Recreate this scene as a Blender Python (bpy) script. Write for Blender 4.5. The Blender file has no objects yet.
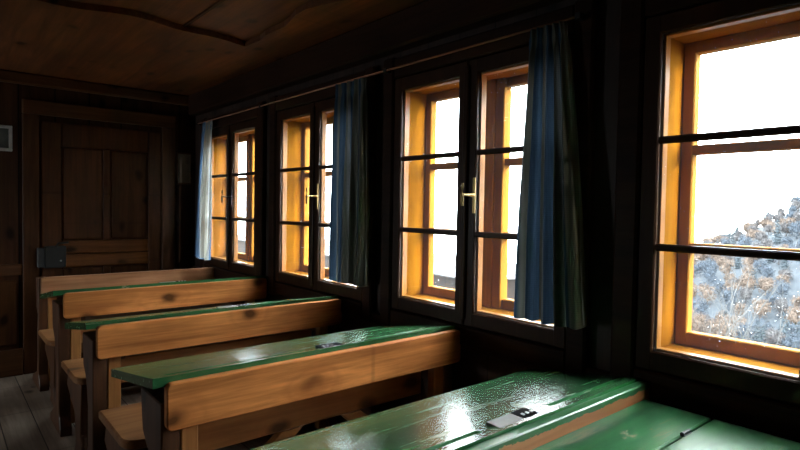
import bpy, bmesh, math, random
from mathutils import Vector, Matrix, noise
random.seed(7)
S = 1.85            # metres from the camera's line to the window wall
EYE = 0.728         # eye height in the same unit
col = bpy.context.scene.collection

def P(x, y, z):     # room unit -> metres (z measured from eye height)
    return Vector((x*S, y*S, (z+EYE)*S))

# ------------------------------------------------------------------ meshes
class MB:
    def __init__(s): s.bm = bmesh.new()
    def box(s, a, b, bev=0.0, seg=1):
        a, b = Vector(a), Vector(b)
        lo = Vector([min(a[i], b[i]) for i in range(3)]); hi = Vector([max(a[i], b[i]) for i in range(3)])
        r = bmesh.ops.create_cube(s.bm, size=1.0)
        vs = r['verts']
        for v in vs:
            v.co = Vector([lo[i] + (v.co[i]+.5)*(hi[i]-lo[i]) for i in range(3)])
        if bev > 0:
            es = list({e for v in vs for e in v.link_edges})
            bmesh.ops.bevel(s.bm, geom=es, offset=bev, segments=seg, affect='EDGES', profile=.5)
        return s
    def ubox(s, a, b, bev=0.0, seg=1): return s.box(P(*a), P(*b), bev, seg)
    def prism(s, pts, d, bev=0.0):      # closed polygon (list of Vectors) extruded along the vector d
        vs = [s.bm.verts.new(p) for p in pts]; ws = [s.bm.verts.new(Vector(p)+d) for p in pts]
        n = len(pts); fs = [s.bm.faces.new(vs), s.bm.faces.new(ws[::-1])]
        for i in range(n): fs.append(s.bm.faces.new((vs[i], ws[i], ws[(i+1) % n], vs[(i+1) % n])))
        bmesh.ops.recalc_face_normals(s.bm, faces=fs)
        if bev > 0:
            es = list({e for f in fs for e in f.edges})
            bmesh.ops.bevel(s.bm, geom=es, offset=bev, segments=1, affect='EDGES', profile=.5)
        return s
    def tube(s, pts, rad, n=8, cap=True):
        pts = [Vector(p) for p in pts]; rings = []
        rads = rad if isinstance(rad, (list, tuple)) else [rad]*len(pts)
        for i, p in enumerate(pts):
            t = (pts[min(i+1, len(pts)-1)] - pts[max(i-1, 0)]).normalized()
            u = t.cross(Vector((0, 0, 1)))
            if u.length < 1e-3: u = t.cross(Vector((1, 0, 0)))
            u.normalize(); w = t.cross(u)
            rings.append([s.bm.verts.new(p + (u*math.cos(a) + w*math.sin(a))*rads[i]) for a in [2*math.pi*k/n for k in range(n)]])
        for a, b in zip(rings, rings[1:]):
            for k in range(n): s.bm.faces.new((a[k], a[(k+1) % n], b[(k+1) % n], b[k]))
        if cap: s.bm.faces.new(rings[0][::-1]); s.bm.faces.new(rings[-1])
        return s
    def build(s, name, mat, parent=None, smooth=False, origin=None):
        me = bpy.data.meshes.new(name)
        bmesh.ops.recalc_face_normals(s.bm, faces=s.bm.faces[:])
        if origin is None and parent is None:
            c = [v.co for v in s.bm.verts]
            origin = Vector([(min(v[i] for v in c)+max(v[i] for v in c))/2 for i in range(3)])
            origin.z = min(v.z for v in c)
        pw = world_pos(parent) if parent else Vector()
        o_w = Vector(origin) if origin is not None else pw
        for v in s.bm.verts: v.co -= o_w
        s.bm.to_mesh(me); s.bm.free()
        if smooth:
            for f in me.polygons: f.use_smooth = True
        o = bpy.data.objects.new(name, me); col.objects.link(o)
        me.materials.append(mat)
        if parent: o.parent = parent
        o.location = o_w - pw
        return o

def world_pos(o):
    v = Vector()
    while o: v = v + o.location; o = o.parent
    return v

def empty(name, loc):
    o = bpy.data.objects.new(name, None); col.objects.link(o)
    o.location = loc; o.empty_display_size = .1
    return o
def tag(o, label=None, cat=None, group=None, kind=None):
    if label: o['label'] = label
    if cat: o['category'] = cat
    if group: o['group'] = group
    if kind: o['kind'] = kind
    return o

# --------------------------------------------------------------- materials
class NT:
    def __init__(s, name):
        s.m = bpy.data.materials.new(name); s.m.use_nodes = True
        s.t = s.m.node_tree; s.t.nodes.clear()
        s.out = s.t.nodes.new('ShaderNodeOutputMaterial')
    def n(s, kind, **kw):
        o = s.t.nodes.new('ShaderNode'+kind)
        for k, v in kw.items():
            if k in o.inputs: s.set(o.inputs[k], v)
            else: setattr(o, k, v)
        return o
    def set(s, sock, v):
        if hasattr(v, 'is_output') or isinstance(v, bpy.types.NodeSocket): s.t.links.new(v, sock)
        else: sock.default_value = v
    def l(s, a, b): s.t.links.new(a, b)
    def ramp(s, fac, stops):
        r = s.n('ValToRGB'); s.l(fac, r.inputs[0]); e = r.color_ramp.elements
        while len(e) < len(stops): e.new(.5)
        for i, (p, c) in enumerate(stops):
            e[i].position = p; e[i].color = c if len(c) == 4 else (*c, 1)
        return r.outputs[0]
    def mix(s, fac, a, b, mode='MIX'):
        x = s.n('Mix', data_type='RGBA', blend_type=mode)
        s.set(x.inputs[0], fac); s.set(x.inputs[6], a if not isinstance(a, tuple) or len(a) == 4 else (*a, 1))
        s.set(x.inputs[7], b if not isinstance(b, tuple) or len(b) == 4 else (*b, 1))
        return x.outputs[2]
    def math(s, op, a, b=0.0):
        x = s.n('Math', operation=op); s.set(x.inputs[0], a); s.set(x.inputs[1], b); return x.outputs[0]
    def coord(s, scale, rand=True):
        tc = s.n('TexCoord'); v = tc.outputs['Object']
        if rand:
            oi = s.n('ObjectInfo'); cm = s.n('CombineXYZ')
            for i in range(3): s.l(s.math('MULTIPLY', oi.outputs['Random'], 17.0*(i+1)), cm.inputs[i])
            ad = s.n('VectorMath', operation='ADD'); s.l(v, ad.inputs[0]); s.l(cm.outputs[0], ad.inputs[1]); v = ad.outputs[0]
        mp = s.n('Mapping'); s.l(v, mp.inputs[0]); mp.inputs['Scale'].default_value = scale
        return mp.outputs[0]
    def bsdf(s, color, rough, bump=None, bstr=.2, dist=.002, spec=.5, **kw):
        b = s.n('BsdfPrincipled'); s.set(b.inputs['Base Color'], color if not isinstance(color, tuple) or len(color) == 4 else (*color, 1))
        s.set(b.inputs['Roughness'], rough); b.inputs['Specular IOR Level'].default_value = spec
        for k, v in kw.items(): s.set(b.inputs[k], v)
        if bump is not None:
            bp = s.n('Bump'); bp.inputs['Strength'].default_value = bstr; bp.inputs['Distance'].default_value = dist
            s.l(bump, bp.inputs['Height']); s.l(bp.outputs[0], b.inputs['Normal'])
        s.l(b.outputs[0], s.out.inputs[0])
        return b

def wood(name, light, dark, axis=0, rough=.45, knots=True, plank=None, spec=.4, fine=1.0, gap=None, rand=True):
    """grain along axis (0 x, 1 y, 2 z); plank = (axis across, width) draws board joints"""
    t = NT(name)
    sc = [14*fine]*3; sc[axis] = .9*fine
    v = t.coord(sc, rand)
    n1 = t.n('TexNoise', Vector=v, Scale=1.0, Detail=6.0, Roughness=.6, Distortion=.6)
    sc2 = [70*fine]*3; sc2[axis] = 3
    v2 = t.coord(sc2, rand)
    n2 = t.n('TexNoise', Vector=v2, Scale=1.0, Detail=4.0, Roughness=.6)
    g = t.math('ADD', t.math('MULTIPLY', n1.outputs[0], .7), t.math('MULTIPLY', n2.outputs[0], .3))
    c = t.ramp(g, [(.38, dark), (.5, tuple((a+b)/2 for a, b in zip(light, dark))), (.61, light)])
    # slow blotches of wear
    v3 = t.coord([2.2, 2.2, 2.2], rand)
    n3 = t.n('TexNoise', Vector=v3, Scale=1.0, Detail=3.0)
    c = t.mix(t.ramp(n3.outputs[0], [(.38, (.72, .72, .72)), (.62, (1.12, 1.12, 1.12))]), (0, 0, 0), c, 'MIX') if False else t.mix(1.0, c, t.ramp(n3.outputs[0], [(.36, (.7, .68, .66)), (.62, (1, 1, 1))]), 'MULTIPLY')
    if knots:
        sk = [7.0]*3; sk[axis] = 4.2
        vk = t.coord(sk, rand)
        nk = t.n('TexNoise', Vector=vk, Scale=1.6, Detail=2.0)
        dv = t.n('VectorMath', operation='MULTIPLY_ADD'); t.l(nk.outputs[1], dv.inputs[0]); dv.inputs[1].default_value = (.35,)*3; t.l(vk, dv.inputs[2])
        vo = t.n('TexVoronoi', Vector=dv.outputs[0], Scale=.8)
        k = t.ramp(vo.outputs['Distance'], [(.09, (1, 1, 1)), (.21, (0, 0, 0))])
        ring = t.ramp(vo.outputs['Distance'], [(.2, (.45, .45, .45)), (.30, (.12, .12, .12)), (.36, (.3, .3, .3)), (.45, (0, 0, 0))])
        c = t.mix(ring, c, dark)
        sx_ = [.01]*3; sx_[axis] = 9.0      # dark cross stains and splits
        nx = t.n('TexNoise', Vector=t.coord(sx_, rand), Scale=1.0, Detail=2.0)
        c = t.mix(t.math('MULTIPLY', t.ramp(nx.outputs[0], [(.66, (0, 0, 0)), (.72, (1, 1, 1))]), .55), c, tuple(q*.4 for q in dark))
        c = t.mix(t.math('MULTIPLY', k, .9), c, tuple(x*.18 for x in dark))
    h = g
    if plank:
        ax, w = plank
        tc = t.n('TexCoord'); sx = t.n('SeparateXYZ'); t.l(tc.outputs['Object'], sx.inputs[0])
        q = t.math('DIVIDE', sx.outputs[ax], w)
        fr = t.math('FRACT', t.math('ADD', q, 100.0)); fl = t.math('FLOOR', t.math('ADD', q, 100.0))
        e = t.math('MINIMUM', fr, t.math('SUBTRACT', 1.0, fr))
        line = t.math('LESS_THAN', e, .018 if gap is None else gap)
        wn = t.n('TexWhiteNoise', noise_dimensions='1D'); t.l(fl, wn.inputs['W'])
        c = t.mix(1.0, c, t.ramp(wn.outputs[0], [(0, (.7, .7, .7)), (1, (1, 1, 1))]), 'MULTIPLY')
        c = t.mix(line, c, tuple(x*.15 for x in dark))
        h = t.math('SUBTRACT', g, t.math('MULTIPLY', line, 1.5))
    ru = t.math('ADD', t.math('MULTIPLY', n3.outputs[0], .2), rough-.1)
    t.bsdf(c, ru, h, .25, .002, spec)
    return t.m

def green_paint(name, chips=0.0, rough=.25, light=1.0, ragged=None):
    t = NT(name)
    v = t.coord([1.4, 9, 9]); n1 = t.n('TexNoise', Vector=v, Scale=1.2, Detail=6.0, Roughness=.62)
    c = t.ramp(n1.outputs[0], [(.3, (.012*light, .06*light, .022*light)), (.52, (.025*light, .125*light, .042*light)), (.7, (.05*light, .18*light, .06*light))])
    vs = t.coord([2.5, 42, 42]); ns = t.n('TexNoise', Vector=vs, Scale=1.0, Detail=5.0, Roughness=.7, Distortion=.5)
    sc = t.ramp(ns.outputs[0], [(.64-.05*chips, (0, 0, 0)), (.70-.05*chips, (1, 1, 1))])
    v4 = t.coord([6, 12, 12]); n4 = t.n('TexNoise', Vector=v4, Scale=1.0, Detail=8.0, Roughness=.7)
    sp = t.ramp(n4.outputs[0], [(.66-.04*chips, (0, 0, 0)), (.69-.04*chips, (1, 1, 1))])
    wear = t.math('MAXIMUM', t.math('MULTIPLY', sc, .55), t.math('MULTIPLY', sp, .8))
    c = t.mix(wear, c, (.27, .22, .13))
    vb = t.coord([.7, 26, 26]); nb = t.n('TexNoise', Vector=vb, Scale=1.0, Detail=1.5, Roughness=.5)
    hgt = t.math('SUBTRACT', t.math('MULTIPLY', nb.outputs[0], 1.2), t.math('MULTIPLY', wear, .05))
    ru = t.math('ADD', rough, t.math('MULTIPLY', wear, .3))
    if ragged is not None:      # paint ends along a broken edge, bare wood below (local z)
        tc = t.n('TexCoord'); sx = t.n('SeparateXYZ'); t.l(tc.outputs['Object'], sx.inputs[0])
        vr = t.coord([9, 9, 14]); nr = t.n('TexNoise', Vector=vr, Scale=1.6, Detail=7.0, Roughness=.65)
        zz = t.math('ADD', sx.outputs[2], t.math('MULTIPLY', t.math('SUBTRACT', nr.outputs[0], .5), .05))
        below = t.math('LESS_THAN', zz, ragged)
        vw = t.coord([1, 16, 16]); nw = t.n('TexNoise', Vector=vw, Scale=1.0, Detail=5.0)
        wc = t.ramp(nw.outputs[0], [(.35, (.42, .16, .06)), (.65, (.74, .35, .16))])
        c = t.mix(below, c, wc); ru = t.mix(below, ru, (.5, .5, .5))
    t.bsdf(c, ru, hgt, .22, .0022, .7)
    return t.m

def plain(name, color, rough=.5, metal=0.0, var=.15, scale=20, spec=.5):
    t = NT(name)
    n = t.n('TexNoise', Vector=t.coord([scale]*3), Scale=1.0, Detail=4.0)
    c = t.ramp(n.outputs[0], [(.3, tuple(x*(1-var) for x in color)), (.7, tuple(min(1, x*(1+var)) for x in color))])
    t.bsdf(c, rough, n.outputs[0], .1, .001, spec, Metallic=metal)
    return t.m

def glass_mat():
    t = NT('window_glass')
    tr = t.n('BsdfTransparent', Color=(.95, .965, .965, 1)); gl = t.n('BsdfGlossy', Roughness=.02)
    lw = t.n('LayerWeight'); lw.inputs[0].default_value = .5; fc = t.math('ADD', t.math('MULTIPLY', t.math('POWER', lw.outputs['Facing'], 5.0), .5), .02)
    m1 = t.n('MixShader'); t.l(fc, m1.inputs[0]); t.l(tr.outputs[0], m1.inputs[1]); t.l(gl.outputs[0], m1.inputs[2])
    # dried drops and dust specks
    v = t.coord([1, 1, 1]); vo = t.n('TexVoronoi', Vector=v, Scale=60.0)
    k = t.ramp(vo.outputs['Distance'], [(.07, (1, 1, 1)), (.13, (0, 0, 0))])
    n = t.n('TexNoise', Vector=v, Scale=5.0, Detail=4.0)
    k = t.math('MULTIPLY', k, t.ramp(n.outputs[0], [(.53, (0, 0, 0)), (.66, (1, 1, 1))]))
    haze = t.math('ADD', t.math('MULTIPLY', k, .40), .002)
    df = t.n('BsdfTranslucent', Color=(.9, .9, .92, 1))
    m2 = t.n('MixShader'); t.l(haze, m2.inputs[0]); t.l(m1.outputs[0], m2.inputs[1]); t.l(df.outputs[0], m2.inputs[2])
    t.l(m2.outputs[0], t.out.inputs[0])
    return t.m

def cloth_mat(name, thin, k):
    t = NT(name)
    tc = t.n('TexCoord'); sx = t.n('SeparateXYZ'); t.l(tc.outputs['UV'], sx.inputs[0])
    u = sx.outputs[0]; w = sx.outputs[1]
    fr = t.math('FRACT', t.math('MULTIPLY', u, 4.0))
    stripe = t.mix(1.0, (k, k, k), t.ramp(fr, [(0, (.15, .26, .42)), (.42, (.16, .28, .44)), (.46, (.62, .63, .58)), (.52, (.40, .40, .33)), (.90, (.43, .42, .35)), (.95, (.62, .65, .66))]), 'MULTIPLY')
    wx = t.math('SINE', t.math('MULTIPLY', u, 430.0)); wz = t.math('SINE', t.math('MULTIPLY', w, 900.0))
    weave = t.math('MULTIPLY', t.math('ADD', wx, wz), .25)
    c = t.mix(1.0, stripe, t.ramp(t.math('ADD', weave, .5), [(0, (.72, .74, .78)), (1, (1, 1, 1))]), 'MULTIPLY')
    d = t.n('BsdfDiffuse', Color=c); tl = t.n('BsdfTranslucent', Color=c)
    m = t.n('MixShader'); m.inputs[0].default_value = thin; t.l(d.outputs[0], m.inputs[1]); t.l(tl.outputs[0], m.inputs[2])
    t.l(m.outputs[0], t.out.inputs[0])
    return t.m

M = dict(
    wall=wood('dark_wall_boards', (.068, .040, .031), (.036, .022, .018), 2, .5, True, (1, .21), .3),
    wallx=wood('dark_back_wall_boards', (.07, .026, .011), (.035, .013, .006), 2, .55, True, (0, .24), .1),
    ceil=wood('dark_ceiling_boards', (.22, .078, .026), (.09, .03, .011), 1, .5, True, None, .3),
    floor=wood('worn_floor_boards', (.50, .40, .31), (.30, .23, .175), 1, .55, True, (0, .17), .3),
    trim=wood('dark_trim_wood', (.046, .020, .011), (.024, .011, .007), 1, .45, False, None, .1),
    trimx=wood('dark_trim_wood_across', (.12, .05, .02), (.065, .026, .011), 0, .5, True, None, .1),
    trimz=wood('dark_trim_wood_upright', (.095, .036, .013), (.05, .019, .008), 2, .5, True, None, .1),
    door=wood('dark_door_wood', (.085, .030, .010), (.042, .015, .006), 2, .5, True, None, .1),
    sash=wood('brown_sash_wood', (.050, .021, .009), (.03, .012, .006), 2, .4, False, None, .15),
    board=wood('orange_pine_board', (.90, .36, .105), (.42, .14, .036), 0, .42, True, None, .18),
    board2=wood('greyed_pine_board', (.55, .27, .135), (.33, .15, .07), 0, .45, True, None, .22),
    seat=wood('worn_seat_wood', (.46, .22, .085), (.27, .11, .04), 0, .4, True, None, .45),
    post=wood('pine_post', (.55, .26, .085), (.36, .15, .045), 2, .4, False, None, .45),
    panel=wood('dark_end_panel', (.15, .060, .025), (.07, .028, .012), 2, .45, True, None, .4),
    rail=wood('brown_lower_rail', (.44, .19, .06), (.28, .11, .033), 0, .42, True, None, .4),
    green=green_paint('worn_green_paint', .3),
    green3=green_paint('glossy_green_paint', .1, .33, 1.0),
    green2=green_paint('chipped_green_paint', 1.5, .3, 1.35),
    ragged=green_paint('flaking_green_paint', .2, .3, 1.2, ragged=0.0),
    bead=wood('daylit_amber_bead', (.42, .17, .022), (.30, .11, .012), 2, .4, False, None, .4),
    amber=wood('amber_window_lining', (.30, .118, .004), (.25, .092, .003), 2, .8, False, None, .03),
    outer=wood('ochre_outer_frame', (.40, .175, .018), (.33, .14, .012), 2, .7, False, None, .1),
    iron=plain('black_iron', (.010, .011, .013), .5, .2),
    iron2=plain('dull_hinge_iron', (.10, .105, .11), .4, .5),
    brass=plain('worn_brass', (.34, .24, .10), .4, .9),
    steel=plain('grey_steel', (.35, .36, .37), .35, .9),
    rod=plain('rod_metal', (.42, .20, .12), .5, .0),
    glass=glass_mat(), cloth=cloth_mat('striped_curtain_cloth', .12, .33), backlit_cloth=cloth_mat('backlit_curtain_cloth', .5, 1.0),  # same cloth twice; the far curtain's copy is lightened to paint its backlight
    hole_black=plain('inkwell_hole_black', (.008, .008, .01), .8, spec=.1),
    lid=plain('varnished_cover', (.10, .095, .07), .45, 0.0),
    frame=plain('pale_frame_paint', (.30, .29, .27), .5),
    print=plain('dark_print', (.05, .055, .045), .4, 0, .7, 9),
    notice=plain('brown_card', (.10, .07, .045), .6, 0, .3),
)

# -------------------------------------------------------------- room shell
YB, YF, XL, ZC = 2.77, -1.75, -1.25, .545
def struct(name, mb, mat, **k):
    o = mb.build(name, mat, **k); o['kind'] = 'structure'; return o
struct('floor', MB().ubox((XL-.1, YF-.1, -.80), (1.12, YB+.1, -.728)), M['floor'])

# ceiling: field of wide boards inside a lower border with a wavy hewn edge
struct('ceiling', MB().ubox((XL-.1, YF-.1, ZC), (1.12, YB+.1, ZC+.08)), M['ceil'])
def wavy_border():
    mb = MB(); z = ZC-.018
    def xz(t):    # hewn edge along the back: from left to corner
        return 1.735 + .022*math.sin(t*9.0+.6) + .012*math.sin(t*23+1)
    def yz(t):
        return .80 + .022*math.sin(t*8.0) + .012*math.sin(t*21+2)
    n = 60
    pts = [(XL, YB)]
    for i in range(n+1):
        x = XL + (.80-XL)*i/n; pts.append((x, xz(x)))
    for i in range(1, n+1):
        y = 1.72 + (YF-1.72)*i/n; pts.append((yz(y), y))
    pts += [(1.0, YF), (1.0, YB)]
    mb.prism([P(x, y, z) for x, y in pts], Vector((0, 0, .0178*S)))
    return mb
struct('trim_1', wavy_border(), M['ceil'])
# board joints in the ceiling field: slim cover strips
g = MB()
for x in (-.95, -.56, -.18, .21, .592): g.ubox((x-.004, YF, ZC-.006), (x+.004, 1.735, ZC-.0002))
struct('trim_2', g, M['trim'])

# windows: (outer edge far sash, inner edge far, inner edge near, outer edge near)
WIN = [(2.567, 2.345, 2.289, 2.074), (1.859, 1.650, 1.590, 1.364), (1.166, .950, .888, .664),
       (.457, .234, .172, -.045), (-.25, -.467, -.531, -.75), (-.96, -1.177, -1.241, -1.46)]
ZT0, Z10, Z20, ZB0 = .3143, .1277, -.0652, -.2522
ZT, Z1, Z2, ZB = ZT0, Z10, Z20, ZB0
SAG = [(-.006, -.002, 0, 0), (0, 0, 0, 0), (.007, .005, .003, .002), (0, -.001, .001, .001), (0, 0, 0, 0), (0, 0, 0, 0)]   # old log wall: no two openings level
XI, XO = 1.0, 1.115        # room face and outer face of the window wall
wm = MB()
edges = [YB+.1] + [v for w in WIN for v in (w[0]+.012, w[3]-.012)] + [YF-.1]
for a, b in zip(edges[::2], edges[1::2]): wm.ubox((XI, b, -.80), (XO, a, .60))
for w in WIN:
    wm.ubox((XI, w[3]-.012, -.80), (XO, w[0]+.012, ZB-.0175)); wm.ubox((XI, w[3]-.012, ZT+.020), (XO, w[0]+.012, .60))
struct('wall_right', wm, M['wall'])
LY0, LY1, LZ0, LZ1 = 2.32, 2.66, -.38, -.02
m = MB()
for a, b in (((YF-.1, -.80), (LY0, .60)), ((LY1, -.80), (YB+.1, .60)), ((LY0, -.80), (LY1, LZ0)), ((LY0, LZ1), (LY1, .60))):
    m.ubox((XL-.1, a[0], a[1]), (XL, b[0], b[1]))
struct('wall_left', m, M['wall'])
wl = empty('window_7', P(XL, (LY0+LY1)/2, LZ0)); wl['kind'] = 'structure'  # unseen window, added to light the floor at the far left
m = MB(); q0, q1 = XL-.06, XL-.03
for y0, y1, z0, z1 in ((LY0, LY0+.03, LZ0, LZ1), (LY1-.03, LY1, LZ0, LZ1), (2.48, 2.50, LZ0, LZ1), (LY0+.03, LY1-.03, LZ0, LZ0+.03), (LY0+.03, LY1-.03, LZ1-.03, LZ1)):
    m.ubox((q0, y0, z0), (q1, y1, z1), .004)
m.build('sash', M['sash'], wl)
MB().ubox((XL-.046, LY0+.02, LZ0+.02), (XL-.0445, LY1-.02, LZ1-.02)).build('pane', M['glass'], wl)
struct('wall_front', MB().ubox((XL-.1, YF-.1, -.80), (XO, YF, .60)), M['wallx'])
struct('wall_back', MB().ubox((XL-.1, YB, -.80), (XO, YB+.1, .60)), M['wallx'])

def make_window(i, w):
    f0, f1, n1, n0 = w
    ZT, Z1, Z2, ZB = [a+b for a, b in zip((ZT0, Z10, Z20, ZB0), SAG[i])]
    root = empty('window_%d' % (i+1), P(XI, (f0+n0)/2, ZB)); root['kind'] = 'structure'
    e = .011
    # amber lining boards of the deep reveal
    m = MB()
    m.ubox((XI+.001, f0, ZB-.012), (XO-.001, f0+e, ZT+.012)); m.ubox((XI+.001, n0-e, ZB-.012), (XO-.001, n0, ZT+.012))
    m.ubox((XI+.001, n0, ZT), (XO-.001, f0, ZT+.012)); m.ubox((XI+.001, n0, ZB-.012), (XO-.001, f0, ZB))
    m.build('lining', M['amber'], root)
    # outer window
    m = MB(); xa, xb = 1.077, 1.100; fw = .022; mh = .033; mc = (f1+n1)/2-.009; bv = .004
    m.ubox((xa, f0-fw, ZB), (xb, f0, ZT), bv); m.ubox((xa, n0, ZB), (xb, n0+fw, ZT), bv)
    m.ubox((xa-.006, mc-mh, ZB), (xb, mc+mh, ZT), bv); m.ubox((xa-.012, mc-.008, ZB), (xa, mc+.008, ZT), bv)
    m.ubox((xa+.0005, n0+.001, ZT-.022), (xb-.0005, f0-.001, ZT), bv); m.ubox((xa+.0005, n0+.001, ZB), (xb-.0005, f0-.001, ZB+.026), bv)
    for z in (.115, -.067): m.ubox((xa+.001, n0+.002, z-.009), (xb-.001, f0-.002, z+.009), .003)
    of = m.build('outer_frame', M['outer'], root)
    MB().ubox((1.0905, n0+.01, ZB+.01), (1.092, f0-.01, ZT-.01)).build('outer_pane', M['glass'], of)
    # inner sashes with their stiles, rails and two glazing bars
    for (a, b, outer, inner) in ((f1, f0, f0+.030, (f1+n1)/2+.0015), (n0, n1, n0-.030, (f1+n1)/2-.0015)):
        lo, hi = min(outer, inner), max(outer, inner)
        m = MB(); x0, x1 = .984, .9995; zb, zt = ZB-.036, ZT+.034; bv = .005
        m.ubox((x0, lo, zb), (x1, a, zt), bv); m.ubox((x0, b, zb), (x1, hi, zt), bv)
        m.ubox((x0+.0006, lo+.004, ZT), (x1-.0006, hi-.004, zt-.0005), bv); m.ubox((x0+.0006, lo+.004, zb+.0005), (x1-.0006, hi-.004, ZB), bv)
        for z in (Z1, Z2):
            m.ubox((x0+.002, a-.004, z-.0065), (x1-.002, b+.004, z+.0065), .006)
        s = m.build('sash', M['sash'], root)
        m = MB()     # glazing beads, amber wood lightened with the daylight on the sash edges
        for (q0, q1) in ((a-.0005, a+.0045), (b-.0045, b+.0005)): m.ubox((.9945, q0, ZB), (1.012, q1, ZT), .0015)
        m.ubox((.9945, a+.0045, ZB-.0005), (1.012, b-.0045, ZB+.0045), .0015); m.ubox((.9945, a+.0045, ZT-.0045), (1.012, b-.0045, ZT+.0005), .0015)
        m.build('glazing_bead', M['bead'], s)
        MB().ubox((.9915, a-.004, ZB-.004), (.9927, b+.004, ZT+.004)).build('pane', M['glass'], s)
    c = (f1+n1)/2
    MB().ubox((.977, c-.008, ZB-.02), (.9838, c+.008, ZT+.02), .006, 2).build('meeting_strip', M['sash'], root)
    # casing boards on the room side
    m = MB(); o0, o1 = n0-.032, f0+.032; cw = .045
    m.ubox((.979, o0-cw, ZB-.09), (.9995, o0, ZT+.095), .008); m.ubox((.979, o1, ZB-.09), (.9995, o1+cw, ZT+.095), .008)
    m.ubox((.981, o0+.0005, ZT+.036), (.9995, o1-.0005, ZT+.090), .006); m.ubox((.981, o0+.0005, ZB-.085), (.9995, o1-.0005, ZB-.038), .006)
    m.build('casing', M['trim'], root)
    # espagnolette: brass back plate, rose and lever
    h = MB(); z = .031; yy = n1+.002
    h.box(P(.9805, yy-.004, z-.044), P(.9845, yy+.004, z+.042), .002)
    h.tube([P(.981, yy, z), P(.974, yy, z), P(.968, yy, z), P(.944, yy, z)], [.010, .009, .006, .006], 10)
    h.tube([P(.943, yy, z+.027), P(.942, yy, z+.018), P(.941, yy, z), P(.942, yy, z-.014), P(.943, yy, z-.026)], [.0055, .007, .0065, .0075, .006], 10)
    h.build('handle', M['brass'] if i else M['iron'], root)
    return root
for i, w in enumerate(WIN): make_window(i, w)

# rail board under the windows and cornice boards
struct('trim_3', MB().ubox((.985, YF, -.345), (.9995, YB-.001, -.338+.026), .006), M['trim'])
struct('trim_4', MB().ubox((XL, YB-.022, .478), (.999, YB-.0002, .526), .012), M['trimx'])
struct('trim_5', MB().ubox((.955, YF, .43), (.9998, YB-.023, .526), .012), M['trim'])
struct('baseboard_right', MB().ubox((.985, YF, -.728), (.9998, YB-.001, -.65), .006), M['trim'])

# back wall: jamb board, rails, wainscot and the panelled door
struct('trim_6', MB().ubox((.283, YB-.016, -.728), (.342, YB-.0002, .36), .006), M['trimz'])
struct('trim_7', MB().ubox((.283, YB-.0155, .361), (.90, YB-.0002, .42), .006), M['trimx'])
struct('trim_8', MB().ubox((.838, YB-.0155, -.728), (.90, YB-.0002, .36), .006), M['trimz'])
struct('trim_9', MB().ubox((XL, YB-.014, -.310), (.2825, YB-.0002, -.264), .006), M['trimx'])
m = MB()
for x0, x1 in ((-1.24, -.9), (-.86, -.5), (-.46, -.12), (-.08, .262)): m.ubox((x0, YB-.010, -.60), (x1, YB-.0002, -.33), .01)
struct('trim_10', m, M['trimz'])
struct('baseboard_back', MB().ubox((XL, YB-.018, -.7279), (.2825, YB-.0002, -.618), .006), M['trimx'])
d = empty('door_1', P(.583, YB-.012, -.728)); d['kind'] = 'structure'
m = MB(); x0, x1, zt = .348, .832, .335; yb, yf = YB-.0004, YB-.013
m.ubox((x0, yf, -.72), (x0+.075, yb, zt), .006); m.ubox((x1-.055, yf, -.72), (x1, yb, zt), .006)
m.ubox((x0+.0752, yf+.0004, .235), (x1-.0552, yb, zt), .006); m.ubox((x0+.0752, yf+.0004, -.72), (x1-.0552, yb, -.60), .006)
m.ubox((.585, yf+.0006, -.17), (.613, yb, .234), .005); m.ubox((.585, yf+.0006, -.599), (.613, yb, -.29), .005)
m.build('door_leaf', M['door'], d)
m = MB(); m.ubox((x0+.0752, yf+.0008, -.228), (x1-.0552, yb, -.172), .006); m.ubox((x0+.0752, yf+.0008, -.288), (x1-.0552, yb, -.232), .006)
m.build('lock_rail', wood('warm_lock_rail', (.19, .072, .022), (.10, .037, .012), 0, .5, True, None, .1), d)
m = MB()
for a, b in ((.426, .582), (.616, .774)):
    m.ubox((a, yf+.006, -.168), (b, yb, .232), .01); m.ubox((a, yf+.006, -.597), (b, yb, -.292), .01)
m.build('door_panel', M['door'], d)
m = MB(); m.ubox((.358, yf-.022, -.285), (.436, yf-.0003, -.192), .006, 2); m.ubox((.331, YB-.045, -.28), (.357, YB-.0165, -.198), .005)
m.tube([P(.398, yf-.022, -.195), P(.405, yf-.03, -.18), P(.443, yf-.032, -.176)], .008)
lk = m.build('lock_case', M['iron'], d)
MB().tube([P(.416, yf-.0215, -.255), P(.416, yf-.025, -.255)], .007).build('keyhole_plate', M['steel'], lk)

# pictures on the back wall
f = empty('picture_frame', P(.162, YB-.01, .20)); tag(f, 'small pale picture frame hanging on the back wall left of the door', 'picture')
m = MB(); y0, y1 = YB-.014, YB-.0006
m.ubox((.074, y0, .20), (.250, y1, .212), .003); m.ubox((.074, y0, .292), (.250, y1, .304), .003)
m.ubox((.074, y0+.0002, .2122), (.086, y1, .2918), .003); m.ubox((.238, y0+.0002, .2122), (.250, y1, .2918), .003)
m.build('frame', M['frame'], f)
MB().ubox((.0862, y0+.006, .2122), (.2378, y1, .2918)).build('print', M['print'], f)
f = empty('framed_notice', P(.945, YB-.01, .09)); tag(f, 'dim brown framed notice on the back wall in the corner beside the far curtain', 'notice')
m = MB(); m.ubox((.905, y0, .092), (.978, y1, .100), .002); m.ubox((.905, y0, .240), (.978, y1, .248), .002)
m.ubox((.905, y0, .1002), (.912, y1, .2398), .002); m.ubox((.971, y0, .1002), (.978, y1, .2398), .002)
m.build('frame', M['trimz'], f); MB().ubox((.9122, y0+.005, .1002), (.9708, y1, .2398)).build('card', M['notice'], f)

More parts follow.
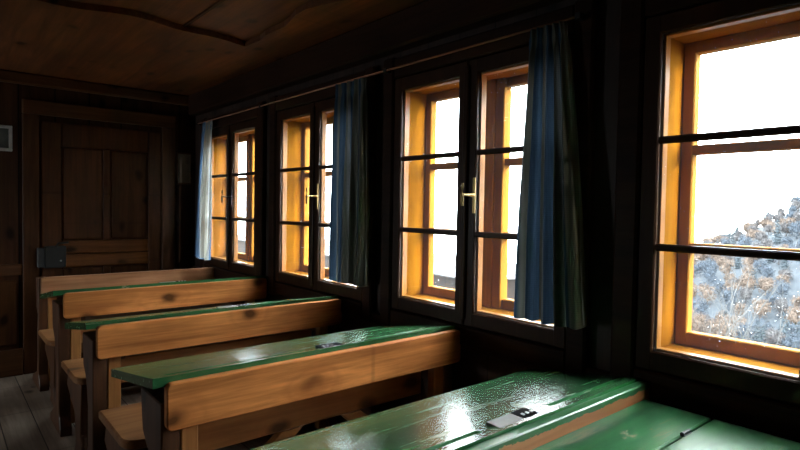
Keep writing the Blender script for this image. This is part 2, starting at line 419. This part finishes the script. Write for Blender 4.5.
# ------------------------------------------------------------- school desks
XA, XB = .289, .985
def board_shape(x0, x1, z0, z1, y0, y1, r=.010, bev=.003):
    """upright board with rounded outer corners, extruded along y"""
    pts = []
    for cx, cz, a0 in ((x1-r, z1-r, 0), (x0+r, z1-r, 90), (x0+r, z0+r, 180), (x1-r, z0+r, 270)):
        for k in range(5):
            a = math.radians(a0+k*22.5); pts.append(P(cx+r*math.cos(a), y0, cz+r*math.sin(a)))
    return MB().prism(pts, Vector((0, (y1-y0)*S, 0)), bev)

def end_panel(x0, x1, b, zt, depth):
    # shaped plank: wide under the top, waisted at seat height, with a foot
    pr = [(b+.006, zt), (b+depth, zt), (b+depth-.012, -.41), (b+depth-.045, -.437), (b+depth*.5, -.50), (b+depth*.5, -.60), (b+depth*.7, -.66), (b+.17, -.705), (b+.17, -.7275), (b-.02, -.7275), (b-.02, -.705), (b+.006, -.67)]
    return MB().prism([P(x0, y, z) for y, z in pr], Vector(((x1-x0)*S, 0, 0)), .004)

def desk(b, z0, label, group, seat=True, top=True, xa=XA, board='board', zbot=None, ragged=False, panel_mat='panel', grooves=True, inkwell=True, dep=.278, drop=.047, lip=.0165, gap=.009, dx=0.0, lid=True):
    root = empty('school_desk' if top else 'school_bench', P(.63, b, -.728)); tag(root, label, 'desk' if top else 'bench', group)
    bt = z0-gap if top else z0
    zbot = bt-.079 if zbot is None else zbot
    o = board_shape(xa, XB, zbot, bt, b-.013, b+.004).build('backrest_board', M['ragged' if ragged else board], root, origin=P(.63, b, -.3165) if ragged else None)
    if ragged: o['label'] = 'front board with flaking green paint above bare wood'
    if top:
        th = lip
        y0, y1 = b+.0045, b+dep
        def prof(groove):
            zy = lambda y: z0 - drop*(y-y0)/(y1-y0)
            pr = [(y0, z0), (y1, z0-drop), (y1, z0-drop-th), (y0, z0-th)]
            if groove:
                gy = y0+.026
                pr[1:1] = [(gy-.006, zy(gy-.006)), (gy-.004, zy(gy)-.006), (gy+.004, zy(gy)-.006), (gy+.006, zy(gy+.006))]
            return pr
        xs = [(.269+dx, .298+dx, 0), (.298+dx, .572, 1), (.572, .735, 0), (.735, .972, 1), (.972, XB, 0)] if grooves else [(.269+dx, XB, 0)]
        m = MB()
        for x0, x1, g in xs: m.prism([P(x0, y, z) for y, z in prof(g)], Vector(((x1-x0)*S, 0, 0)))
        bmesh.ops.remove_doubles(m.bm, verts=m.bm.verts[:], dist=1e-5)
        t = m.build('desk_top', M['green'], root)
        t['label'] = 'sloping green painted desk top'
        if inkwell:
            k = MB(); zz = z0-drop*.095; hx = 0 if lid else -.052
            k.ubox((.600, b+.014, zz-.003), (.655, b+.042, zz+.0024), .001)
            if lid: k.build('inkwell_cover', M['lid'], root)
            k = MB(); k.ubox((.657+hx, b+.016, zz-.003), (.692+hx-(0 if lid else -.018), b+.044, zz+.0022)); ik = k.build('inkwell_hole', M['hole_black'], root)  # raised black slab stands in for the dark inside of the hole
            k = MB()
            for q in (.664+hx, .674+hx, .684+hx): k.box(P(q, b+.024, zz+.0018), P(q+.004, b+.030, zz+.0040), .001)
            k.build('inkwell_glints', M['steel'], ik)  # small steel blocks standing for glints in the hole
    # outer planks and inner posts
    for s, x0, x1 in ((-1, .283+dx, .315+dx), (1, .945, .977)):
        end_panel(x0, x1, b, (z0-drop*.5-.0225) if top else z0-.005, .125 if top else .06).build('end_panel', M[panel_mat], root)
    for x0, x1 in ((.3155+dx, .345+dx), (.914, .9445)):
        MB().ubox((x0, b+.0045, -.70), (x1, b+.030, (z0-.028) if top else z0-.02), .004).build('post', M['post'], root)
    if top:
        for x0, x1 in ((.3455+dx, .362+dx), (.897, .9135)):
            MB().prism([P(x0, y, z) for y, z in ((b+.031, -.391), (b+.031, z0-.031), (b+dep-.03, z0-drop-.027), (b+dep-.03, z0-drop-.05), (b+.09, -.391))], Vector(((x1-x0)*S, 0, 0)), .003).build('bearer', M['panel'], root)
        MB().ubox((.3455+dx, b+.05, -.457), (.9135, b+.068, -.392), .004).build('lower_rail', M['rail'], root)
        for sx, xc in ((1, .3457+dx), (-1, .9133)):
            a = [(xc+sx*.185, -.4572), (xc+sx*.235, -.4572), (xc+sx*.0005, -.66), (xc+sx*.0005, -.60)]
            MB().prism([P(x, b+.05, z) for x, z in a], Vector((0, .018*S, 0)), .003).build('knee_brace', M['rail'], root)
        MB().ubox((.3455+dx, b+.075, -.41), (.9135, b+.22, -.402), .003).build('book_shelf', M['panel'], root)
    if seat:
        zs = -.487; y1, y0 = b-.030, b-.262; x0 = .289+dx*.5; x1 = .980; r = .035
        pts = [(x0, y1), (x0, y0+r)] + [(x0+r-r*math.cos(a), y0+r-r*math.sin(a)) for a in (math.radians(q) for q in (22, 45, 68))] + [(x0+r, y0), (x1, y0), (x1, y1)]
        MB().prism([P(x, y, zs-.020) for x, y in pts], Vector((0, 0, .020*S)), .007).build('seat', M['seat'], root)
        for x0, x1 in ((.300+dx, .329+dx), (.935, .964)):
            pr = [(y0+.020, zs-.0205), (y1-.02, zs-.0205), (y1+.0, zs-.075), (y0+.115, zs-.13), (y0+.10, -.70), (y0+.12, -.7275), (y0+.01, -.7275), (y0+.035, -.66)]
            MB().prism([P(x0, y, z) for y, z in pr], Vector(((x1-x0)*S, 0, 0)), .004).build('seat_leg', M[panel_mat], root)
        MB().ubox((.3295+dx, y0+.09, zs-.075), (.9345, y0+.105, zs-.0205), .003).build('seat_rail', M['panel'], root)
    return root

G = 'wooden school desks in a row along the windows'
desk(2.4845, -.292, 'plain wooden bench with a greyed backrest board, farthest of the row, before the door', None, top=False, board='board2', xa=.311, dx=.02)
desk(1.968, -.2755, 'school desk showing only a sliver of green top, second row from the far end', G, xa=.305, dx=.01)
desk(1.452, -.285, 'school desk with a strip of green top, third row from the far end', G, xa=.292, dx=.003)
desk(.937, -.289, 'green-topped school desk whose whole orange pine front board is seen, below the middle casement window', G, xa=.290, dx=.003, lid=False)
desk(.470, -.303, 'large glossy green desk with pen groove and inkwell, its front board flaking green paint', G, seat=False, ragged=True, xa=.289, dep=.250, drop=.043, lip=.016, gap=.004)

# nearest desk: level top with a hinged leaf
root = empty('hinged_desk', P(.6, .2, -.728)); tag(root, 'nearest green desk, level top with a hinged leaf and scuffed paint, under the right window', 'desk', G)
m = MB(); zt = -.333
m.ubox((.272, .3455, zt-.020), (.962, .456, zt), .004).build('hinged_leaf', M['green2'], root)
m = MB(); m.ubox((.272, -.02, zt-.020), (.962, .3425, zt), .004).build('desk_top', M['green3'], root)
for x in (.40, .861):
    m = MB()
    m.tube([P(x-.013, .344, zt+.0018), P(x+.013, .344, zt+.0015)], .0062, 10)
    m.ubox((x-.012, .3395, zt-.001), (x+.012, .3437, zt+.0006))
    m.build('hinge', M['iron2'], root)
MB().ubox((.285, .010, -.42), (.955, .026, zt-.0205), .004).build('apron', M['rail'], root)
MB().ubox((.320, .30, -.46), (.920, .318, -.39), .004).build('lower_rail', M['rail'], root)
for x0, x1 in ((.288, .3195), (.9205, .952)):
    pr = [(.012, zt-.0205), (.40, zt-.0205), (.39, zt-.06), (.30, zt-.12), (.28, -.70), (.31, -.7275), (.03, -.7275), (.03, -.70)]
    if x0 > .5 or True:
        pr = [(.0265, zt-.0205), (.40, zt-.0205), (.39, zt-.06), (.30, zt-.12), (.28, -.70), (.31, -.7275), (.04, -.7275), (.04, -.70)]
    MB().prism([P(x0, y, z) for y, z in pr], Vector(((x1-x0)*S, 0, 0)), .004).build('end_panel', M['panel'], root)

# ----------------------------------------------------- curtains and rod
root = empty('curtain_rod', P(.962, 1.6, .377)); tag(root, 'thin curtain rod running above the windows along the dark wall', 'curtain rod')
MB().tube([P(.962, 2.63, .377), P(.962, .615, .377)], .0048, 10).build('rod', M['rod'], root, True)
for y in (2.64, 1.98, 1.21, .61):
    MB().ubox((.958, y-.006, .372), (.9785, y+.006, .384), .002).build('bracket', M['iron'], root)

def curtain(label, top, bot, zt, zb, folds, seed, xt=.960, mat='cloth', amp=.016):
    rnd = random.Random(seed); bm = bmesh.new(); nu, nv = 120, 50
    uv = bm.loops.layers.uv.new('UVMap')
    ph = [rnd.uniform(0, 6.28) for _ in range(4)]; grid = []
    for j in range(nv+1):
        v = j/nv; row = []
        sp = v**.8
        for i in range(nu+1):
            u = i/nu
            y = (top[0]+(top[1]-top[0])*u)*(1-sp) + (bot[0]+(bot[1]-bot[0])*u)*sp
            uu = u + .018*math.sin(u*11+ph[0]) + .012*v*math.sin(v*4+ph[1])
            a = amp*(.35+.65*min(1, v*1.6))
            w = math.sin(uu*folds*2*math.pi+ph[2]) + .35*math.sin(uu*folds*4.7*math.pi+ph[3]+v*2.0)
            y += .30*a*math.cos(uu*folds*2*math.pi+ph[2])*(.3+.7*v)
            pin = math.exp(-((v-.045)/.03)**2)
            x = xt - .004 - .012*sp - a*(1-.75*pin)*w
            x = min(x, .9745)
            z = zt+(zb-zt)*v + (.004*math.sin(uu*folds*2*math.pi+1) if j == nv else 0)
            row.append(bm.verts.new(P(x, y, z)))
        grid.append(row)
    for j in range(nv):
        for i in range(nu):
            f = bm.faces.new((grid[j][i], grid[j][i+1], grid[j+1][i+1], grid[j+1][i]))
            for l, (a, b) in zip(f.loops, ((i, j), (i+1, j), (i+1, j+1), (i, j+1))): l[uv].uv = (a/nu, b/nv)
    m = MB(); m.bm.free(); m.bm = bm
    o = m.build('curtain', M[mat], None, True)
    return tag(o, label, 'curtain', 'blue striped curtains between the windows')
curtain('narrow blue curtain at the far end, its cloth lightened with backlight from the farthest window', (2.555, 2.435), (2.60, 2.44), .3735, -.252, 3, 3, mat='backlit_cloth')
curtain('blue striped curtain on the pier between the second window and the middle window', (1.452, 1.290), (1.430, 1.262), .3735, -.228, 5, 11)
curtain('large nearest blue and olive striped curtain, left of the right window', (.722, .634), (.732, .568), .3735, -.225, 5, 5)

# ------------------------------------------------------------------ outside
def ground(x, y):   # metres; x away from the house, y along it; height above the room's floor
    e = EYE*S
    if x < 14: z = -1.75 - .12*(x-2.0)
    elif x < 60: z = -3.19 - .35*(x-14)
    elif x < 170: z = -19.3 - .14*(x-60)
    else: z = None
    crest = max(-120, min(120, 2.0 - .535*(y-74)))
    if z is None:
        t = (x-170)/130
        z = -34.7 + (crest+34.7)*min(t, 1.0)
        if x > 300: z = crest - (x-300)*.4
    return z + e + 1.5*noise.noise(Vector((x*.05, y*.05, 0)))*max(0.0, min(1, (x-14)/30))
bm = bmesh.new(); xs = [2.15, 3, 4, 6, 8, 11, 15, 20, 26, 33, 40] + [40+10*k for k in range(1, 33)]
ys = [-200+8*k for k in range(76)]
grid = [[bm.verts.new((x, y, ground(x, y))) for y in ys] for x in xs]
for a, b in zip(grid, grid[1:]):
    for k in range(len(ys)-1): bm.faces.new((a[k], a[k+1], b[k+1], b[k]))
m = MB(); m.bm.free(); m.bm = bm
t = NT('hazed_frosted_slope')  # bluish low-contrast tones carry the distance haze as well as frost
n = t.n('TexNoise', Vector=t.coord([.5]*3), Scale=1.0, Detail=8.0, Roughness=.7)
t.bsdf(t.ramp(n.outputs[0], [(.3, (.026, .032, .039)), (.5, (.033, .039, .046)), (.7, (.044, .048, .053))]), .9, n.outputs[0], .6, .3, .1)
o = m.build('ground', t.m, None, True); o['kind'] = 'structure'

def leaf_mat(name, a, b, c):  # pale, close tones: distance haze is put into the tree colours
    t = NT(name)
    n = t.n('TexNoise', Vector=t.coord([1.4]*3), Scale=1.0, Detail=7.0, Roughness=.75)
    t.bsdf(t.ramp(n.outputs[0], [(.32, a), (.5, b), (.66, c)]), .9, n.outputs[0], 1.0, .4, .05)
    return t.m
KIND = [('hazed_frosted_tree', leaf_mat('hazed_frosted_twigs', (0.0318, 0.0423, 0.0568), (0.0436, 0.0542, 0.0687), (0.0634, 0.0740, 0.0872)), 'frosted blue-grey leafless tree with haze in its colour among many on the hillside beyond the right window', 0),
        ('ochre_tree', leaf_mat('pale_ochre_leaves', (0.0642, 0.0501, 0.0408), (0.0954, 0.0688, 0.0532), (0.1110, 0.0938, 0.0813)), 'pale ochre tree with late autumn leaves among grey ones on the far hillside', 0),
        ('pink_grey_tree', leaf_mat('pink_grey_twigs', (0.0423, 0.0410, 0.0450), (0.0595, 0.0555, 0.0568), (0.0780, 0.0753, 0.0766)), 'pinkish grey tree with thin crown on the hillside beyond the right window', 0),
        ('spruce_tree', leaf_mat('hazed_frosted_needles', (0.0252, 0.0331, 0.0410), (0.0344, 0.0450, 0.0529), (0.0542, 0.0648, 0.0714)), 'dark frosted pointed spruce with haze in its colour on the hillside seen through the right window', 1)]
def crown_mesh(seed, conical):
    rnd = random.Random(seed); bm = bmesh.new()
    def core(c, r, sq):
        for v in bmesh.ops.create_icosphere(bm, subdivisions=2, radius=1.0)['verts']:
            d = v.co.normalized(); k = .62 + .3*noise.noise(d*3+Vector((seed, c[0], c[2])))
            v.co = Vector(c) + Vector((d.x, d.y, d.z*sq))*r*k
    def tufts(c, r, sq, n):     # sprays of twigs over the crown
        for _ in range(n):
            d = Vector((rnd.gauss(0, 1), rnd.gauss(0, 1), rnd.gauss(.15, 1))).normalized()
            p = Vector(c) + Vector((d.x, d.y, d.z*sq))*r*rnd.uniform(.55, 1.05)
            u = (d + Vector((rnd.uniform(-.7, .7), rnd.uniform(-.7, .7), rnd.uniform(-.2, .9)))).normalized()
            w = u.cross(Vector((rnd.gauss(0, 1), rnd.gauss(0, 1), rnd.gauss(0, 1)))).normalized(); L = rnd.uniform(.2, .45)
            q = [bm.verts.new(x) for x in (p-w*L*.12, p+u*L*.6-w*L*.3, p+u*L*1.1, p+u*L*.55+w*L*.34)]
            bm.faces.new(q)
    if conical:
        for k in range(7):
            r = 1.5*(1-k/7.3); core((0, 0, 1.0+k*.85), r, .7); tufts((0, 0, 1.0+k*.85), r, .7, int(95*(1-k/9)))
    else:
        core((0, 0, 3.2), 1.7, 1.2); tufts((0, 0, 3.2), 1.7, 1.2, 300)
        for k in range(5):
            a = rnd.uniform(0, 6.28); rr = rnd.uniform(.7, 1.2); c = (rr*math.cos(a), rr*math.sin(a), rnd.uniform(2.3, 4.6)); r = rnd.uniform(.6, 1.0)
            core(c, r, 1.1); tufts(c, r, 1.1, 90)
    m = MB(); m.bm.free(); m.bm = bm
    m.tube([(0, 0, -.6), (.05, 0, 2.5)], [.18, .1], 6)
    return m
protos = []
for ki, (nm, mat, lab, con) in enumerate(KIND):
    lst = []
    for v in range(2):
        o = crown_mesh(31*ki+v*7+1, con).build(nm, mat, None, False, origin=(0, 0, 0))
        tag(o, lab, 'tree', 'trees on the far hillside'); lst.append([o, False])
    protos.append(lst)
spots = []; rnd = random.Random(21); tries = 0
while len(spots) < 290 and tries < 9000:
    tries += 1
    x = rnd.uniform(142, 303) if tries > 900 else rnd.uniform(286, 303); q = rnd.uniform(.19, .455); y = x*q
    if all((x-a)**2*.8+(y-b)**2 > 24 for a, b in spots): spots.append((x, y))
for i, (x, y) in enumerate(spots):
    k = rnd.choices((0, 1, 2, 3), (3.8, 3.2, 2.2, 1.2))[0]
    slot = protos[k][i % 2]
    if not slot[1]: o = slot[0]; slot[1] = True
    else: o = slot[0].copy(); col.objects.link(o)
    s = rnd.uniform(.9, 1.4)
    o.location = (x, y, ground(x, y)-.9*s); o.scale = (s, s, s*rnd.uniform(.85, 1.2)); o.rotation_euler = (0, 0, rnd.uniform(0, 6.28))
for lst in protos:
    for o, used in lst:
        if not used: bpy.data.objects.remove(o)

# frosted bare bushes just outside the right window
twig = plain('frosted_twigs', (.062, .062, .062), .8, 0, .15, 30, .1)
def bush(x, y, h, n, seed, label, spread):
    rnd = random.Random(seed); m = MB(); z = ground(x, y)
    def stem(p, d, L, r, lvl):
        pts = [p]; nseg = 9; dd = d.copy()
        for k in range(nseg):
            dd = (dd + Vector((rnd.uniform(-.12, .12), rnd.uniform(-.12, .12), -.05*(k/nseg)))).normalized()
            pts.append(pts[-1]+dd*L/nseg)
        m.tube(pts, [r*.6*(1-.7*k/nseg) for k in range(nseg+1)], 5)
        if lvl < 2:
            for _ in range(3 if lvl == 0 else 2):
                k = rnd.randint(3, nseg-1)
                stem(pts[k], (dd + Vector((rnd.uniform(-.8, .8), rnd.uniform(-.8, .8), rnd.uniform(-.1, .5)))).normalized(), L*rnd.uniform(.3, .5), r*.55, lvl+1)
    for _ in range(n):
        d = Vector((rnd.uniform(-.5, .5)*spread, rnd.uniform(-1, 1)*spread, 1)).normalized()
        stem(Vector((x+rnd.uniform(-.15, .15), y+rnd.uniform(-.2, .2), z-.05)), d, h*rnd.uniform(.75, 1.1), .013, 0)
    o = m.build('bare_bush', twig, None, False, origin=(x, y, z))
    return tag(o, label, 'bush', 'bare bushes outside the right window')
bush(5.2, 2.13, 1.75, 6, 2, 'bare frosted bush at the left edge of the right window view', .3)
bush(7.6, 2.75, 1.7, 5, 5, 'bare frosted bush with slanting twigs in the middle of the right window view', .4)
bush(6.4, 1.85, 1.7, 5, 9, 'bare frosted bush with arching twigs at the right of the right window view', .4)

# shed roof and green bush outside the middle windows
root = empty('shed', (3*S, 5.2*S, ground(5.5, 9.6))); tag(root, 'brown shed with pale frosted roof outside, seen low through the middle windows', 'shed')
zr = -.515
MB().prism([P(3.02, 2.75, -1.75), P(3.60, 8.9, -1.75), P(4.75, 8.8, -1.75), P(4.25, 2.7, -1.75)], Vector((0, 0, (zr-.013+1.75)*S))).build('wall', wood('weathered_shed_boards', (.018, .011, .008), (.010, .006, .004), 2, .7, False, (1, .2), .2), root)
t = NT('frosted_shingles')
br = t.n('TexBrick', Vector=t.coord([1, 1, 1], False), Scale=2.2); br.inputs['Color1'].default_value = (.07, .07, .07, 1); br.inputs['Color2'].default_value = (.058, .058, .059, 1); br.inputs['Mortar'].default_value = (.025, .024, .023, 1); br.inputs['Mortar Size'].default_value = .03
t.bsdf(br.outputs[0], .8, br.outputs[1], .4, .01, .2)
MB().prism([P(2.95, 2.65, zr-.0125), P(3.53, 9.0, zr-.0125), P(4.85, 8.9, zr-.052), P(4.35, 2.6, zr-.052)], Vector((0, 0, .012*S)), .004).build('roof', t.m, root)
def green_bush(x, y, r, h, label):
    rnd = random.Random(4); m = MB(); z = ground(x, y)
    for _ in range(420):
        a = rnd.uniform(0, 6.28); e = rnd.uniform(.05, 1); rr = r*math.sqrt(1-(e-.4)**2)*rnd.uniform(.5, 1)
        c = Vector((x+rr*math.cos(a), y+rr*math.sin(a), z+e*h)); u = Vector((rnd.uniform(-1, 1), rnd.uniform(-1, 1), rnd.uniform(-.4, 1))).normalized()
        w = u.cross(Vector((rnd.random(), rnd.random(), 1))).normalized(); L = .17
        vs = [m.bm.verts.new(c+p) for p in (Vector(), u*L*.5+w*.05, u*L, u*L*.5-w*.05+u.cross(w)*.02)]
        m.bm.faces.new(vs)
    root = empty('green_bush', (x, y, z)); tag(root, label, 'bush')
    m.build('foliage', plain('fresh_green_leaves', (.030, .052, .012), .6, 0, .4, 8), root)
    MB().tube([(x, y, z-.05), (x+.03, y, z+h*.5), (x, y+.05, z+h*.9)], [.05, .04, .02]).build('stem', twig, root)
green_bush(5.25*S, 8.03*S, .8, -.50*S+EYE*S-ground(5.25*S, 8.03*S), 'leafy green bush behind the shed, beside the second window curtain')

# ------------------------------------------------------------------- light
sc = bpy.context.scene
w = bpy.data.worlds.new('hazy_sky'); sc.world = w; w.use_nodes = True
nt = w.node_tree; bg = nt.nodes['Background']
bg.inputs[0].default_value = (.93, .97, 1.0, 1); bg.inputs[1].default_value = 26.0
sun = bpy.data.lights.new('sun', 'SUN'); sun.energy = 7.0; sun.angle = math.radians(5); sun.color = (1, .88, .68)
so = bpy.data.objects.new('sun', sun); col.objects.link(so)
dv = Vector((-.24, 1.0, -.16)).normalized()
so.rotation_euler = dv.to_track_quat('-Z', 'Y').to_euler(); so.location = P(6, -8, 4)

# light portals: they give off nothing, they only steer the sky's samples through the panes
def portal(x, y0, y1, z0, z1, turn):
    l = bpy.data.lights.new('sky_portal', 'AREA'); l.shape = 'RECTANGLE'; l.size = (z1-z0)*S; l.size_y = (y1-y0)*S; l.energy = 0.001
    l.cycles.is_portal = True
    o = bpy.data.objects.new('sky_portal', l); col.objects.link(o)
    o.location = P(x, (y0+y1)/2, (z0+z1)/2); o.rotation_euler = (0, turn*math.pi/2, 0)
for q in WIN: portal(XO+.001, q[3], q[0], ZB, ZT, 1)
portal(XL-.101, LY0, LY1, LZ0, LZ1, -1)

# ------------------------------------------------------------------ camera
yaw, pit, rol, fpx = .7025, -.0327, .0172, 551.73
fwd = Vector((math.sin(yaw)*math.cos(pit), math.cos(yaw)*math.cos(pit), math.sin(pit)))
rt = Vector((math.cos(yaw), -math.sin(yaw), 0)); up = rt.cross(fwd)
r2 = rt*math.cos(rol) + up*math.sin(rol); u2 = -rt*math.sin(rol) + up*math.cos(rol)
cam = bpy.data.cameras.new('camera'); cam.sensor_width = 36; cam.lens = fpx*36/800; cam.clip_start = .02; cam.clip_end = 1000
co = bpy.data.objects.new('camera', cam); col.objects.link(co)
mw = Matrix((r2, u2, -fwd)).transposed().to_4x4(); mw.translation = P(0, 0, 0)
co.matrix_world = mw
sc.camera = co
vs = sc.view_settings
sc.display_settings.display_device = 'sRGB'
vs.view_transform = 'Standard'; vs.look = 'None'; vs.exposure = 0.22; vs.gamma = 1.0; vs.use_curve_mapping = False
cy = sc.cycles
cy.use_adaptive_sampling = False; cy.use_denoising = True; cy.max_bounces = 10; cy.diffuse_bounces = 6; cy.glossy_bounces = 5; cy.transparent_max_bounces = 24
cy.sample_clamp_indirect = 8; cy.caustics_reflective = False; cy.caustics_refractive = False
